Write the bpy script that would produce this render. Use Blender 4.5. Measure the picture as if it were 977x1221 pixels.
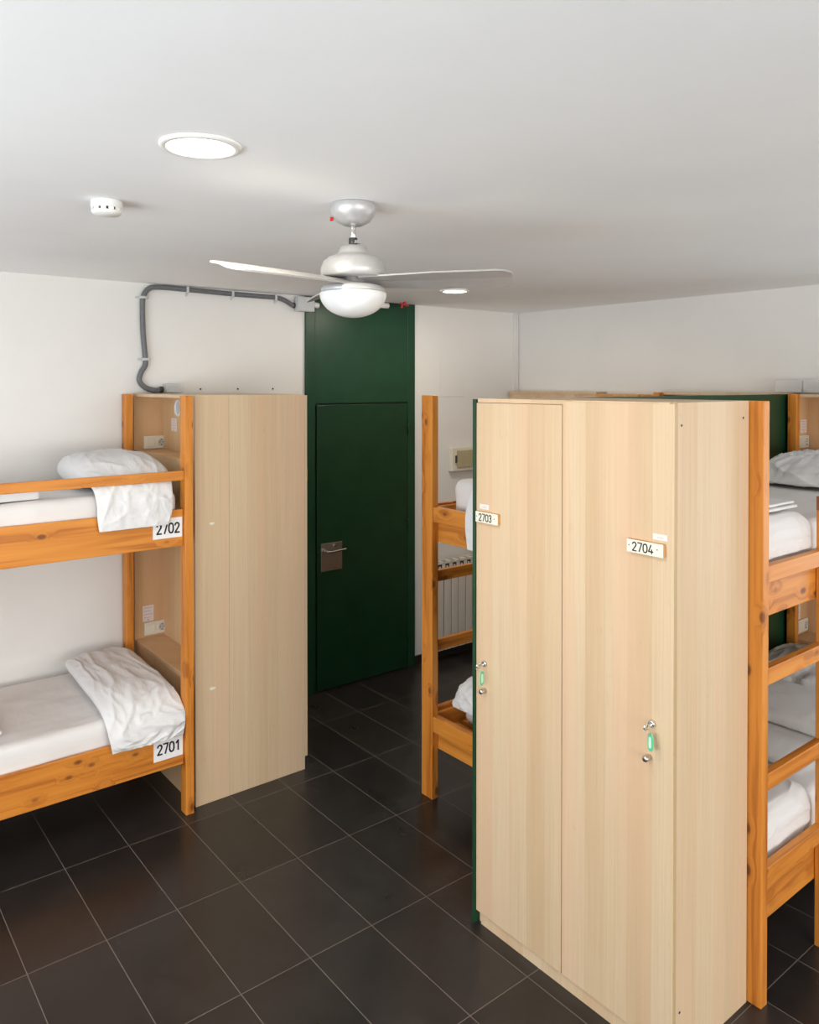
import bpy, bmesh, math, random
from mathutils import Vector, Matrix, noise
random.seed(7)
for o in list(bpy.data.objects): bpy.data.objects.remove(o)
C = bpy.context.scene.collection
S = bpy.context.scene
PI = math.pi

# ------------------------------------------------------------------ camera
CAMZ = 2.276
F, CY, PITCH, YAW = 939.19, 468.41, 0.0107, 0.6736
cam = bpy.data.cameras.new('camera'); camo = bpy.data.objects.new('camera', cam); C.objects.link(camo)
cam.sensor_fit = 'HORIZONTAL'; cam.sensor_width = 36.0; cam.lens = F / 977 * 36.0
cam.shift_x = 0.0; cam.shift_y = -(610.5 - CY) / 977
cam.clip_start = 0.02
camo.location = (0, 0, CAMZ); camo.rotation_euler = (PI / 2 - PITCH, 0, -YAW)
S.camera = camo
# ------------------------------------------------------------------ light and exposure
S.view_settings.view_transform = 'Standard'; S.view_settings.look = 'None'
S.view_settings.gamma = 1.0; S.view_settings.use_curve_mapping = False
S.view_settings.exposure = 0.2
w = bpy.data.worlds.new('daylight'); S.world = w; w.use_nodes = True
w.node_tree.nodes['Background'].inputs[0].default_value = (0.86, 0.93, 1.0, 1)
w.node_tree.nodes['Background'].inputs[1].default_value = 1.0
def area(name, loc, rot, sx, sy, power, col):
    l = bpy.data.lights.new(name, 'AREA'); l.shape = 'RECTANGLE'; l.size = sx; l.size_y = sy
    l.energy = power; l.color = col
    o = bpy.data.objects.new(name, l); C.objects.link(o); o.location = loc; o.rotation_euler = rot
    return o
# daylight standing in the two window openings behind and beside the camera
WIN_F = (-1.3, 4.3, 0.85, 2.55)     # x0 x1 z0 z1 in the front wall
WIN_L = (-1.2, 3.4, 0.85, 2.55)     # y0 y1 z0 z1 in the left wall
WIN_R = (-0.6, 1.2, 0.85, 2.55)     # y0 y1 z0 z1 in the right wall
area('window_daylight', ((WIN_F[0]+WIN_F[1])/2, -5.06, 1.7), (PI/2 + 0.35, 0, 0), 5.5, 1.65, 212, (1.0, 0.945, 0.87))
area('window_daylight', (-2.26, (WIN_L[0]+WIN_L[1])/2, 1.7), (0, -PI/2 - 0.55, 0), 1.65, 4.5, 138, (0.89, 0.96, 1.0))
area('window_daylight', (5.28, (WIN_R[0]+WIN_R[1])/2, 1.7), (0, PI/2 + 0.4, 0), 1.65, 1.7, 14, (0.97, 0.985, 1.0))

# ------------------------------------------------------------------ materials
class NT:
    def __init__(s, name):
        s.m = bpy.data.materials.new(name); s.m.use_nodes = True; s.t = s.m.node_tree
        s.b = s.t.nodes['Principled BSDF']
    def n(s, kind, **kw):
        nd = s.t.nodes.new(kind)
        for k, v in kw.items():
            if k.startswith('i_'):
                key = k[2:]; key = int(key) if key.isdigit() else key.replace('_', ' ')
                s.set(nd.inputs[key], v)
            else: setattr(nd, k, v)
        return nd
    def set(s, inp, v):
        if hasattr(v, 'links') or isinstance(v, bpy.types.NodeSocket): s.t.links.new(v, inp)
        else: inp.default_value = v
    def math(s, op, a, b=None, clamp=False):
        nd = s.t.nodes.new('ShaderNodeMath'); nd.operation = op; nd.use_clamp = clamp
        s.set(nd.inputs[0], a)
        if b is not None: s.set(nd.inputs[1], b)
        return nd.outputs[0]
    def mix(s, f, a, b, mode='MIX'):
        nd = s.t.nodes.new('ShaderNodeMix'); nd.data_type = 'RGBA'; nd.blend_type = mode
        s.set(nd.inputs[0], f); s.set(nd.inputs[6], a); s.set(nd.inputs[7], b)
        return nd.outputs[2]
    def ramp(s, f, stops):
        nd = s.t.nodes.new('ShaderNodeValToRGB'); s.set(nd.inputs[0], f)
        e = nd.color_ramp.elements
        while len(e) < len(stops): e.new(0.5)
        for k, (p, c) in enumerate(stops):
            e[k].position = p; e[k].color = c if len(c) == 4 else (*c, 1)
        return nd.outputs[0]
    def mapping(s, v, scale, loc=(0, 0, 0)):
        nd = s.t.nodes.new('ShaderNodeMapping'); s.set(nd.inputs['Vector'], v)
        nd.inputs['Scale'].default_value = scale; s.set(nd.inputs['Location'], loc)
        return nd.outputs[0]
    def noise(s, v, scale=1.0, detail=3.0, rough=0.5, dist=0.0):
        nd = s.t.nodes.new('ShaderNodeTexNoise'); s.set(nd.inputs['Vector'], v)
        nd.inputs['Scale'].default_value = scale; nd.inputs['Detail'].default_value = detail
        nd.inputs['Roughness'].default_value = rough; nd.inputs['Distortion'].default_value = dist
        return nd.outputs[0]
    def bump(s, h, strength, dist=0.002):
        nd = s.t.nodes.new('ShaderNodeBump'); s.set(nd.inputs['Height'], h)
        nd.inputs['Strength'].default_value = strength; nd.inputs['Distance'].default_value = dist
        s.t.links.new(nd.outputs[0], s.b.inputs['Normal'])
    def obj(s, rnd=True):
        tc = s.t.nodes.new('ShaderNodeTexCoord').outputs['Object']
        if not rnd: return tc
        r = s.t.nodes.new('ShaderNodeObjectInfo').outputs['Random']
        v = s.t.nodes.new('ShaderNodeVectorMath'); v.operation = 'ADD'
        s.t.links.new(tc, v.inputs[0]); s.t.links.new(s.math('MULTIPLY', r, 17.3), v.inputs[1])
        return v.outputs[0]
    def base(s, c, rough=0.5, metal=0.0, spec=None):
        s.set(s.b.inputs['Base Color'], c if not isinstance(c, tuple) or len(c) == 4 else (*c, 1))
        s.set(s.b.inputs['Roughness'], rough); s.set(s.b.inputs['Metallic'], metal)
        if spec is not None: s.b.inputs['Specular IOR Level'].default_value = spec
        return s.m

def plain(name, c, rough=0.5, metal=0.0, var=0.04, scale=30.0, spec=None):
    t = NT(name); n = t.noise(t.obj(), scale, 3)
    lo = tuple(max(0, x * (1 - var)) for x in c) + (1,); hi = tuple(min(1, x * (1 + var)) for x in c) + (1,)
    return t.base(t.ramp(n, [(0.3, lo), (0.7, hi)]), rough, metal, spec)

def pine(axis, dark=1.0):
    t = NT('pine_along_' + axis); v = t.obj()
    k = 'xyz'.index(axis)
    def sc(along, across): return tuple(along if i == k else across for i in range(3))
    # knots
    vo = t.n('ShaderNodeTexVoronoi', voronoi_dimensions='3D'); t.set(vo.inputs['Vector'], t.mapping(v, sc(6.0, 11)))
    vo.inputs['Scale'].default_value = 1.0
    d = vo.outputs['Distance']
    sep = t.n('ShaderNodeSeparateColor'); t.set(sep.inputs[0], vo.outputs['Color'])
    gate = t.math('GREATER_THAN', sep.outputs[0], 0.12)
    knot = t.math('MULTIPLY', t.ramp(d, [(0.09, (1, 1, 1)), (0.17, (0, 0, 0))]), gate)
    halo = t.math('MULTIPLY', t.ramp(d, [(0.05, (1, 1, 1)), (0.42, (0, 0, 0))]), gate)
    warp = t.n('ShaderNodeVectorMath', operation='ADD'); t.set(warp.inputs[0], t.mapping(v, sc(1.1, 22)))
    t.set(warp.inputs[1], t.math('MULTIPLY', halo, 0.7))
    g1 = t.noise(warp.outputs[0], 1.0, 4, 0.55, 0.6)
    g2 = t.noise(t.mapping(v, sc(3, 160)), 1.0, 2, 0.5)
    big = t.noise(t.mapping(v, sc(0.7, 5)), 1.0, 2)
    q = lambda c: tuple(x * dark * k_ for x, k_ in zip(c, (0.92, 0.87, 0.72)))
    c = t.ramp(g1, [(0.36, q((0.44, 0.130, 0.017))), (0.47, q((0.70, 0.255, 0.038))), (0.66, q((0.80, 0.335, 0.065)))])
    c = t.mix(t.math('MULTIPLY', g2, 0.35), c, (*q((0.55, 0.22, 0.04)), 1))
    c = t.mix(t.ramp(big, [(0.4, (0, 0, 0)), (0.7, (0.35, 0.35, 0.35))]), c, (*q((0.84, 0.37, 0.085)), 1))
    c = t.mix(t.math('MULTIPLY', halo, 0.35), c, (*q((0.45, 0.15, 0.03)), 1))
    c = t.mix(t.math('MULTIPLY', knot, 0.85), c, (0.16, 0.042, 0.012, 1))
    t.bump(g1, 0.08, 0.001)
    return t.base(c, 0.42, 0, 0.35)

def maple(name='maple_laminate', tint=(0.90, 0.875, 0.855)):
    t = NT(name); v = t.obj()
    sx = t.n('ShaderNodeSeparateXYZ'); t.set(sx.inputs[0], v)
    s = t.math('ADD', sx.outputs[0], sx.outputs[1])
    cb = t.n('ShaderNodeCombineXYZ'); t.set(cb.inputs[0], s); t.set(cb.inputs[2], sx.outputs[2])
    p = cb.outputs[0]
    # broad veneer strips running the full height
    strip = t.math('FLOOR', t.math('DIVIDE', t.math('ADD', s, t.math('MULTIPLY', t.noise(t.mapping(p, (1.2, 1, 0.02)), 1.0, 1), 0.1)), 0.098))
    wn = t.n('ShaderNodeTexWhiteNoise', noise_dimensions='1D'); t.set(wn.inputs['W'], strip)
    soft = t.noise(t.mapping(p, (9, 1, 0.35)), 1.0, 2)
    fine = t.noise(t.mapping(p, (150, 1, 1.4)), 1.0, 3, 0.6)
    mid = t.noise(t.mapping(p, (34, 1, 1.5)), 1.0, 3, 0.6, 0.4)
    q = lambda c: tuple(x * y for x, y in zip(c, tint))
    f = t.math('ADD', t.math('MULTIPLY', wn.outputs[0], 0.34), t.math('ADD', t.math('MULTIPLY', soft, 0.4), t.math('MULTIPLY', mid, 0.3)))
    c = t.ramp(f, [(0.28, q((0.66, 0.475, 0.29))), (0.52, q((0.73, 0.565, 0.375))), (0.78, q((0.78, 0.635, 0.445)))])
    c = t.mix(t.ramp(fine, [(0.38, (0.22, 0.22, 0.22)), (0.55, (0, 0, 0))]), c, (*q((0.57, 0.38, 0.21)), 1))
    pk = t.noise(t.mapping(p, (6.5, 1, .30), (3, 0, 1)), 1.0, 2, 0.5)
    c = t.mix(t.ramp(pk, [(0.48, (0, 0, 0)), (0.62, (0.45, 0.45, 0.45))]), c, (*q((0.80, 0.545, 0.37)), 1))
    fl = t.noise(t.mapping(p, (60, 1, 14)), 1.0, 2, 0.5, 1.0)
    c = t.mix(t.ramp(fl, [(0.66, (0, 0, 0)), (0.74, (0.22, 0.22, 0.22))]), c, (*q((0.60, 0.38, 0.22)), 1))
    return t.base(c, 0.45, 0, 0.3)

def floor_mat():
    t = NT('dark_floor_tiles'); tc = t.obj(False)
    s = t.n('ShaderNodeSeparateXYZ'); t.set(s.inputs[0], tc)
    a = t.math('DIVIDE', t.math('SUBTRACT', s.outputs[0], 1.3272), 0.30)
    b = t.math('DIVIDE', t.math('SUBTRACT', s.outputs[1], 3.8828), 0.60626)
    def edge(x, size, g):
        fr = t.math('FRACT', t.math('ADD', x, 40.0))
        d = t.math('MULTIPLY', t.math('MINIMUM', fr, t.math('SUBTRACT', 1.0, fr)), size)
        return t.math('LESS_THAN', d, g)
    grout = t.math('MAXIMUM', edge(a, 0.30, 0.0017), edge(b, 0.60626, 0.0017))
    cb = t.n('ShaderNodeCombineXYZ'); t.set(cb.inputs[0], t.math('FLOOR', a)); t.set(cb.inputs[1], t.math('FLOOR', b))
    wn = t.n('ShaderNodeTexWhiteNoise', noise_dimensions='3D'); t.set(wn.inputs['Vector'], cb.outputs[0])
    n = t.noise(tc, 5.0, 4, 0.6)
    n2 = t.noise(tc, 60.0, 3, 0.6)
    f = t.math('ADD', t.math('MULTIPLY', n, 0.6), t.math('MULTIPLY', wn.outputs[0], 0.4))
    c = t.ramp(f, [(0.25, (0.018, 0.0155, 0.0145)), (0.75, (0.033, 0.028, 0.0265))])
    c = t.mix(grout, c, (0.16, 0.13, 0.11, 1))
    t.bump(n2, 0.05, 0.001)
    r = t.mix(grout, t.ramp(n, [(0.3, (0.27, 0.27, 0.27)), (0.7, (0.36, 0.36, 0.36))]), (0.8, 0.8, 0.8, 1))
    return t.base(c, r, 0, 0.5)

def plaster(name, c, bumpy=0.15):
    t = NT(name); v = t.obj(False)
    n = t.noise(v, 1.6, 4, 0.55); n2 = t.noise(v, 70, 3, 0.6); n3 = t.noise(v, 6, 3, 0.6)
    lo = tuple(x * 0.965 for x in c)
    t.bump(t.math('ADD', t.math('MULTIPLY', n2, 0.25), n3), bumpy, 0.004)
    return t.base(t.ramp(n, [(0.35, lo), (0.65, c)]), 0.85, 0, 0.2)

def cloth(name, c, wr=0.5, sc=11):
    t = NT(name); v = t.obj()
    n = t.noise(t.mapping(v, (1, 0.6, 1)), sc, 3, 0.5, 1.2); n2 = t.noise(v, 350, 2)
    h = t.math('ADD', t.math('MULTIPLY', n, 1.0), t.math('MULTIPLY', n2, 0.02))
    t.bump(h, wr * 0.5, 0.02)
    return t.base((*c, 1), 0.9, 0, 0.15)

M = dict(
    pine_x=pine('x'), pine_y=pine('y'), pine_z=pine('z'),
    pine_dark=plain('pine_end_grain', (0.26, 0.085, 0.03), 0.5, var=0.2),
    maple=maple(), maple_in=maple('maple_laminate_inner', (0.92, 0.80, 0.67)),
    edge=plain('laminate_edge_band', (0.52, 0.38, 0.20), 0.5),
    floor=floor_mat(),
    wall=plaster('white_wall_paint', (0.80, 0.785, 0.76)), ceil=plaster('white_ceiling_paint', (0.93, 0.935, 0.94), 0.22),
    green=plain('dark_green_paint', (0.010, 0.052, 0.024), 0.33, var=0.12, scale=6, spec=0.35),
    green_door=plain('green_door_paint', (0.007, 0.040, 0.017), 0.36, var=0.12, scale=6, spec=0.35),
    green_dark=plain('green_gap_shadow_line', (0.003, 0.014, 0.006), 0.6),
    sheet=cloth('white_bed_sheet', (0.76, 0.735, 0.72), 0.4, 9), pillow=cloth('white_pillowcase', (0.77, 0.765, 0.77), 0.55, 13),
    blanket=cloth('white_blanket_cloth', (0.76, 0.75, 0.75), 0.4, 9),
    card=plain('white_card', (0.86, 0.86, 0.87), 0.5, var=0.01), ink=plain('black_ink', (0.012, 0.012, 0.014), 0.5),
    ivory=plain('ivory_number_plate', (0.82, 0.78, 0.66), 0.4, var=0.02),
    block=plain('orange_wood_block', (0.62, 0.33, 0.12), 0.5, var=0.12),
    steel=plain('satin_steel', (0.55, 0.52, 0.48), 0.3, 1.0), chrome=plain('chrome', (0.78, 0.77, 0.75), 0.12, 1.0),
    dark=plain('dark_metal', (0.03, 0.03, 0.03), 0.4),
    silver=plain('silver_fan_paint', (0.52, 0.52, 0.52), 0.38, 0.35), blade=plain('silver_blade_paint', (0.40, 0.39, 0.38), 0.42, 0.2),
    conduit=plain('grey_conduit_plastic', (0.135, 0.14, 0.15), 0.5, var=0.1), boxgrey=plain('light_grey_plastic', (0.56, 0.57, 0.57), 0.5),
    white_pl=plain('white_plastic', (0.82, 0.82, 0.80), 0.4, var=0.01), cream_pl=plain('cream_plastic', (0.76, 0.72, 0.61), 0.4, var=0.02),
    tint_pl=plain('olive_tinted_cover', (0.46, 0.40, 0.25), 0.3), red=plain('red_paint', (0.55, 0.012, 0.015), 0.4),
    green_pl=plain('green_key_tag_plastic', (0.10, 0.62, 0.32), 0.35), mint=plain('pale_tag_paper', (0.62, 0.86, 0.72), 0.5),
    pink=plain('pink_print', (0.62, 0.45, 0.47), 0.6), label=plain('pale_pink_sticker', (0.78, 0.71, 0.68), 0.6, var=0.01),
    radiator=plain('ivory_radiator_enamel', (0.70, 0.66, 0.58), 0.4, var=0.02), skirt=plain('dark_skirting_tile', (0.026, 0.022, 0.02), 0.35),
)
def emit(name, c, s):
    t = NT(name); n = t.noise(t.obj(), 3, 1)
    t.base(c, 0.5); t.b.inputs['Emission Color'].default_value = (*c, 1)
    t.set(t.b.inputs['Emission Strength'], t.math('ADD', s, t.math('MULTIPLY', n, s * 0.02)))
    return t.m
M['lamp'] = emit('lit_lamp_diffuser', (1.0, 0.93, 0.82), 9.0)
t = NT('opal_glass'); M['opal'] = t.base(t.ramp(t.noise(t.obj(), 5, 1), [(0, (0.80, 0.80, 0.80)), (1, (0.84, 0.84, 0.84))]), 0.22)
t = NT('clear_plastic_box'); t.base(t.ramp(t.noise(t.obj(), 8, 1), [(0, (0.78, 0.78, 0.77)), (1, (0.84, 0.84, 0.83))]), 0.12)
t.b.inputs['Alpha'].default_value = 0.38; M['clear'] = t.m

# ------------------------------------------------------------------ helpers
ORG = {}
def bx(bm, x0, x1, y0, y1, z0, z1, bev=0.0, mi=0, seg=2):
    ret = bmesh.ops.create_cube(bm, size=1.0)
    vs = ret['verts']
    for v in vs:
        v.co = Vector((x0 + (v.co.x + .5) * (x1 - x0), y0 + (v.co.y + .5) * (y1 - y0), z0 + (v.co.z + .5) * (z1 - z0)))
    fs = set(f for v in vs for f in v.link_faces)
    for f in fs: f.material_index = mi
    if bev > 0:
        es = list(set(e for v in vs for e in v.link_edges))
        r = bmesh.ops.bevel(bm, geom=es, offset=bev, segments=seg, profile=0.5, affect='EDGES')
        for f in r['faces']: f.material_index = mi
    return vs
def lathe(bm, prof, c, axis='z', n=40, mi=0, close=True):
    """prof: list of (radius, height) ; c: centre ; axis letter or Vector direction"""
    if isinstance(axis, str): ax = {'x': Vector((1, 0, 0)), 'y': Vector((0, 1, 0)), 'z': Vector((0, 0, 1))}[axis]
    else: ax = axis.normalized()
    a = ax.orthogonal().normalized(); b = ax.cross(a)
    c = Vector(c); rings = []
    for r, h in prof:
        if r < 1e-6: rings.append([bm.verts.new(c + ax * h)])
        else: rings.append([bm.verts.new(c + ax * h + (a * math.cos(2*PI*k/n) + b * math.sin(2*PI*k/n)) * r) for k in range(n)])
    for p, q in zip(rings, rings[1:]):
        for k in range(n):
            k2 = (k + 1) % n
            if len(p) == 1 and len(q) == 1: continue
            if len(p) == 1: vs = (p[0], q[k2], q[k])
            elif len(q) == 1: vs = (p[k], p[k2], q[0])
            else: vs = (p[k], p[k2], q[k2], q[k])
            f = bm.faces.new(vs); f.material_index = mi; f.smooth = True
    if close:
        for rg, rev in ((rings[0], True), (rings[-1], False)):
            if len(rg) > 2:
                f = bm.faces.new(rg[::-1] if rev else rg); f.material_index = mi
    return rings
def cyl(bm, p0, p1, r, n=20, mi=0):
    p0 = Vector(p0); p1 = Vector(p1); L = (p1 - p0).length
    e = min(r * 0.15, L * 0.2)
    lathe(bm, [(r - e, 0), (r, e), (r, L - e), (r - e, L)], p0, p1 - p0, n, mi)
def tube(bm, pts, r, n=12, mi=0, res=8):
    P = [Vector(p) for p in pts]; out = []
    for i in range(len(P) - 1):
        p0 = P[max(i-1, 0)]; p1 = P[i]; p2 = P[i+1]; p3 = P[min(i+2, len(P)-1)]
        for k in range(res):
            s = k / res
            out.append(0.5 * ((2*p1) + (p2-p0)*s + (2*p0-5*p1+4*p2-p3)*s*s + (3*p1-p0-3*p2+p3)*s**3))
    out.append(P[-1])
    prev = None; nrm = None
    for i, p in enumerate(out):
        tg = (out[min(i+1, len(out)-1)] - out[max(i-1, 0)]).normalized()
        nrm = tg.orthogonal().normalized() if nrm is None else (nrm - tg * nrm.dot(tg)).normalized()
        b = tg.cross(nrm)
        ring = [bm.verts.new(p + (nrm * math.cos(2*PI*k/n) + b * math.sin(2*PI*k/n)) * r) for k in range(n)]
        if prev:
            for k in range(n):
                f = bm.faces.new((prev[k], prev[(k+1) % n], ring[(k+1) % n], ring[k])); f.smooth = True; f.material_index = mi
        else: bm.faces.new(ring[::-1]).material_index = mi
        prev = ring
    bm.faces.new(prev).material_index = mi
def B(): return bmesh.new()
def thing(name, label, cat, loc=(0, 0, 0), group=None):
    o = bpy.data.objects.new(name, None); C.objects.link(o); o.location = loc
    o.empty_display_size = 0.05
    o['label'] = label; o['category'] = cat
    if group: o['group'] = group
    ORG[o.name] = Vector(loc)
    return o
def obj(name, bm, mats, parent=None, origin=None, smooth=False, label=None):
    """link bm (built in world coordinates) as one mesh object"""
    bmesh.ops.recalc_face_normals(bm, faces=bm.faces)
    og = ORG[parent.name] if parent is not None else Vector(origin or (0, 0, 0))
    bmesh.ops.translate(bm, verts=bm.verts, vec=-og)
    me = bpy.data.meshes.new(name)
    if smooth:
        for f in bm.faces: f.smooth = True
    bm.to_mesh(me); bm.free()
    if not isinstance(mats, (list, tuple)): mats = [mats]
    for m in mats: me.materials.append(M[m] if isinstance(m, str) else m)
    o = bpy.data.objects.new(name, me); C.objects.link(o)
    if parent is not None: o.parent = parent
    else: o.location = og
    ORG[o.name] = og
    if label: o['label'] = label
    return o
def tag(o, label, cat, group=None):
    o['label'] = label; o['category'] = cat
    if group: o['group'] = group
    return o
def struct(o): o['kind'] = 'structure'; return o
def boxobj(name, dims, mat, parent=None, bev=0.0, origin=None, **k):
    bm = B(); bx(bm, *dims, bev=bev); return obj(name, bm, mat, parent, origin, **k)

GLY = {
 '2': [[(0.02,.77),(.08,.92),(.26,1),(.43,.94),(.51,.78),(.47,.6),(.02,0),(.54,0)]],
 '7': [[(0,1),(.53,1),(.2,0)]],
 '0': [[(.26,1),(.44,.93),(.52,.72),(.52,.28),(.44,.07),(.26,0),(.08,.07),(0,.28),(0,.72),(.08,.93),(.26,1)]],
 '1': [[(.08,.76),(.32,1),(.32,0)]],
 '3': [[(.02,.8),(.1,.94),(.26,1),(.43,.93),(.49,.76),(.42,.59),(.24,.54),(.44,.48),(.52,.28),(.44,.07),(.26,0),(.09,.06),(0,.2)]],
 '4': [[(.30,1),(.0,.22),(.56,.22)],[(.40,.46),(.40,0)]],
 '.': [[(.0,.5),(.03,.5)]],
}
def digits(bm, text, org, ux, nrm, h, wd, mi=1, adv=0.74, hx=None):
    org = Vector(org); ux = Vector(ux); uz = Vector((0, 0, 1)); nrm = Vector(nrm); x = 0.0; hx = hx or h
    for ch in text:
        for ln in GLY[ch]:
            P = [org + ux * (x + a * hx) + uz * (b * h) for a, b in ln]
            for p, q in zip(P, P[1:]):
                d = (q - p).normalized(); s = nrm.cross(d) * wd / 2; p2 = p - d * wd * .3; q2 = q + d * wd * .3
                lo = [p2 - s, q2 - s, q2 + s, p2 + s]
                v0 = [bm.verts.new(v) for v in lo]; v1 = [bm.verts.new(v + nrm * 0.0009) for v in lo]
                fs = [bm.faces.new(v0[::-1]), bm.faces.new(v1)]
                for k in range(4): fs.append(bm.faces.new((v0[k], v0[(k+1) % 4], v1[(k+1) % 4], v1[k])))
                for f in fs: f.material_index = mi
        x += adv * hx if ch != '.' else 0.28 * hx

def fbm(p, k=1.0): return noise.noise(Vector(p) * k)
def soft_block(x0, x1, y0, y1, z0, z1, r=0.05, amp=0.003, k=7, n=(60, 30, 8), seed=0, sag=None):
    bm = B(); lo = Vector((x0 + r, y0 + r, z0 + r)); hi = Vector((x1 - r, y1 - r, z1 - r))
    def pt(u, v, wv):
        p = Vector((x0 + (x1 - x0) * u, y0 + (y1 - y0) * v, z0 + (z1 - z0) * wv))
        c = Vector([min(max(p[i], lo[i]), hi[i]) for i in range(3)])
        d = p - c
        if d.length > 1e-7: p = c + d.normalized() * r
        nn = d.normalized() if d.length > 1e-7 else Vector((0, 0, 1))
        q = (p.x * 0.7 + seed, p.y * 1.6, p.z * 1.5)
        a = fbm(q, k) * amp + (1 - abs(fbm((q[0] + 9, q[1] * 1.5, q[2]), k * 0.8))) ** 6 * amp * 1.2
        p = p + nn * (a - amp)
        if sag: p.z += sag(p)
        return p
    def ease(t):  # more rows near the edges
        return 0.5 - 0.5 * math.cos(PI * t) if True else t
    cache = {}
    def V(i, j, l):
        key = (i, j, l)
        if key not in cache: cache[key] = bm.verts.new(pt(ease(i / n[0]) * .5 + .5 * i / n[0], ease(j / n[1]) * .5 + .5 * j / n[1], l / n[2]))
        return cache[key]
    for i in range(n[0]):
        for j in range(n[1]):
            for l in (0, n[2]): bm.faces.new((V(i, j, l), V(i+1, j, l), V(i+1, j+1, l), V(i, j+1, l)))
    for i in range(n[0]):
        for l in range(n[2]):
            for j in (0, n[1]): bm.faces.new((V(i, j, l), V(i+1, j, l), V(i+1, j, l+1), V(i, j, l+1)))
    for j in range(n[1]):
        for l in range(n[2]):
            for i in (0, n[0]): bm.faces.new((V(i, j, l), V(i, j+1, l), V(i, j+1, l+1), V(i, j, l+1)))
    return bm
def crom(S_, t):
    i = min(int(t), len(S_) - 2); s = t - i
    g = lambda k: S_[min(max(k, 0), len(S_) - 1)]
    out = []
    for a, b, c, d in zip(g(i-1), g(i), g(i+1), g(i+2)):
        out.append(0.5 * (2*b + (c-a)*s + (2*a-5*b+4*c-d)*s*s + (3*b-a-3*c+d)*s**3))
    return out
def pillow(name, st, label, cat='pillow', group=None, swap=False, amp=0.006, seed=0.0, mouth=False, sq=0.75, mat='pillow', rows=110, n=120):
    """st: stations (y, z, halfthick, xa, xb) along the pillow. swap=True runs the path along x instead of y"""
    bm = B(); rings = []; T = len(st) - 1
    cen = []
    for r in range(rows + 1): cen.append(crom(st, r / rows * T))
    for r in range(rows + 1):
        y, z, ht, xa, xb = cen[r]; ht = max(ht, 0.002)
        a = cen[max(r-1, 0)]; b = cen[min(r+1, rows)]
        tg = Vector((0, b[0]-a[0], b[1]-a[1])).normalized(); nn = Vector((0, -tg.z, tg.y))
        if nn.z < -0.2 or (abs(nn.z) <= 0.2 and nn.y > 0): nn = -nn
        ring = []
        for k in range(n):
            th = 2 * PI * k / n; c = math.cos(th); s = math.sin(th)
            X = (xa + xb) / 2 + (xb - xa) / 2 * math.copysign(abs(c) ** sq, c)
            N = ht * math.copysign(abs(s) ** 0.8, s)
            s_ = r / rows * T
            w0 = fbm((X * 3, s_ * .5, seed + 9), 1.0) * .9
            rid = lambda a, b, c, p: (1 - min(1, abs(fbm((a, b, c), 1.0)) * 2.2)) ** p
            wr = fbm((X * 5 + seed, s_ * .8, seed), 1.0) * 1.2 + rid(X * 9 + w0 * 2 + s_ * .25, s_ * .42, seed + 5, 3) * 1.5 + rid(X * 17 - s_ * .5 + w0, s_ * .7, seed + 15, 4) * .8 - .8
            N += wr * amp * (abs(s) ** 0.5) * (1 if s > 0 else -0.3)
            X += fbm((r / rows * 5, seed, th), 1.0) * amp * 0.9
            ring.append(Vector((X, y, z)) + nn * N)
        rings.append(ring)
    def mk(p): return bm.verts.new(Vector((p.y, p.x, p.z)) if swap else p)
    R = [[mk(p) for p in ring] for ring in rings]
    for p, q in zip(R, R[1:]):
        for k in range(n):
            bm.faces.new((p[k], p[(k+1) % n], q[(k+1) % n], q[k]))
    bm.faces.new(R[0][::-1])
    if mouth:      # hem of an open pillowcase: fold the last ring inward
        c = sum((v.co for v in R[-1]), Vector()) / n
        d = (sum((v.co for v in R[-4]), Vector()) / n - c)
        ins = [bm.verts.new(v.co + (c - v.co) * 0.10) for v in R[-1]]
        inn = [bm.verts.new(c + (v.co - c) * 0.88 + d * 0.9) for v in R[-1]]
        for p, q in ((R[-1], ins), (ins, inn)):
            for k in range(n): bm.faces.new((p[k], p[(k+1) % n], q[(k+1) % n], q[k]))
        bm.faces.new(inn)
    else: bm.faces.new(R[-1])
    mid = st[len(st)//2]; og = ((mid[3]+mid[4])/2, mid[0], mid[1]) if not swap else (mid[0], (mid[3]+mid[4])/2, mid[1])
    o = obj(name, bm, mat, origin=og, smooth=True)
    return tag(o, label, cat, group)

# ------------------------------------------------------------------ setting
XR, YB, ZC, XL, YF = 5.22, 4.962, 2.918, -2.2, -5.0
struct(boxobj('floor', (XL - .1, XR + .1, YF - .1, YB + .1, -0.1, 0), 'floor'))
struct(boxobj('ceiling', (XL - .1, XR + .1, YF - .1, YB + .1, ZC, ZC + .1), 'ceil'))
struct(boxobj('wall_back', (XL - .1, XR + .1, YB, YB + .1, 0, ZC), 'wall'))
def wall_open(name, along, c0, c1, a0, a1, o0, o1, z0, z1):
    bm = B()
    def q(u0, u1, s, e):
        if along == 'x': bx(bm, u0, u1, c0, c1, s, e)
        else: bx(bm, c0, c1, u0, u1, s, e)
    q(a0, o0, 0, ZC); q(o1, a1, 0, ZC); q(o0, o1, 0, z0); q(o0, o1, z1, ZC)
    return struct(obj(name, bm, 'wall'))
wall_open('wall_front', 'x', YF - .1, YF, XL, XR, *WIN_F[:2], *WIN_F[2:])
wall_open('wall_left', 'y', XL - .1, XL, YF, YB, *WIN_L[:2], *WIN_L[2:])
wall_open('wall_right', 'y', XR, XR + .1, YF, YB, *WIN_R[:2], *WIN_R[2:])
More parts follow.
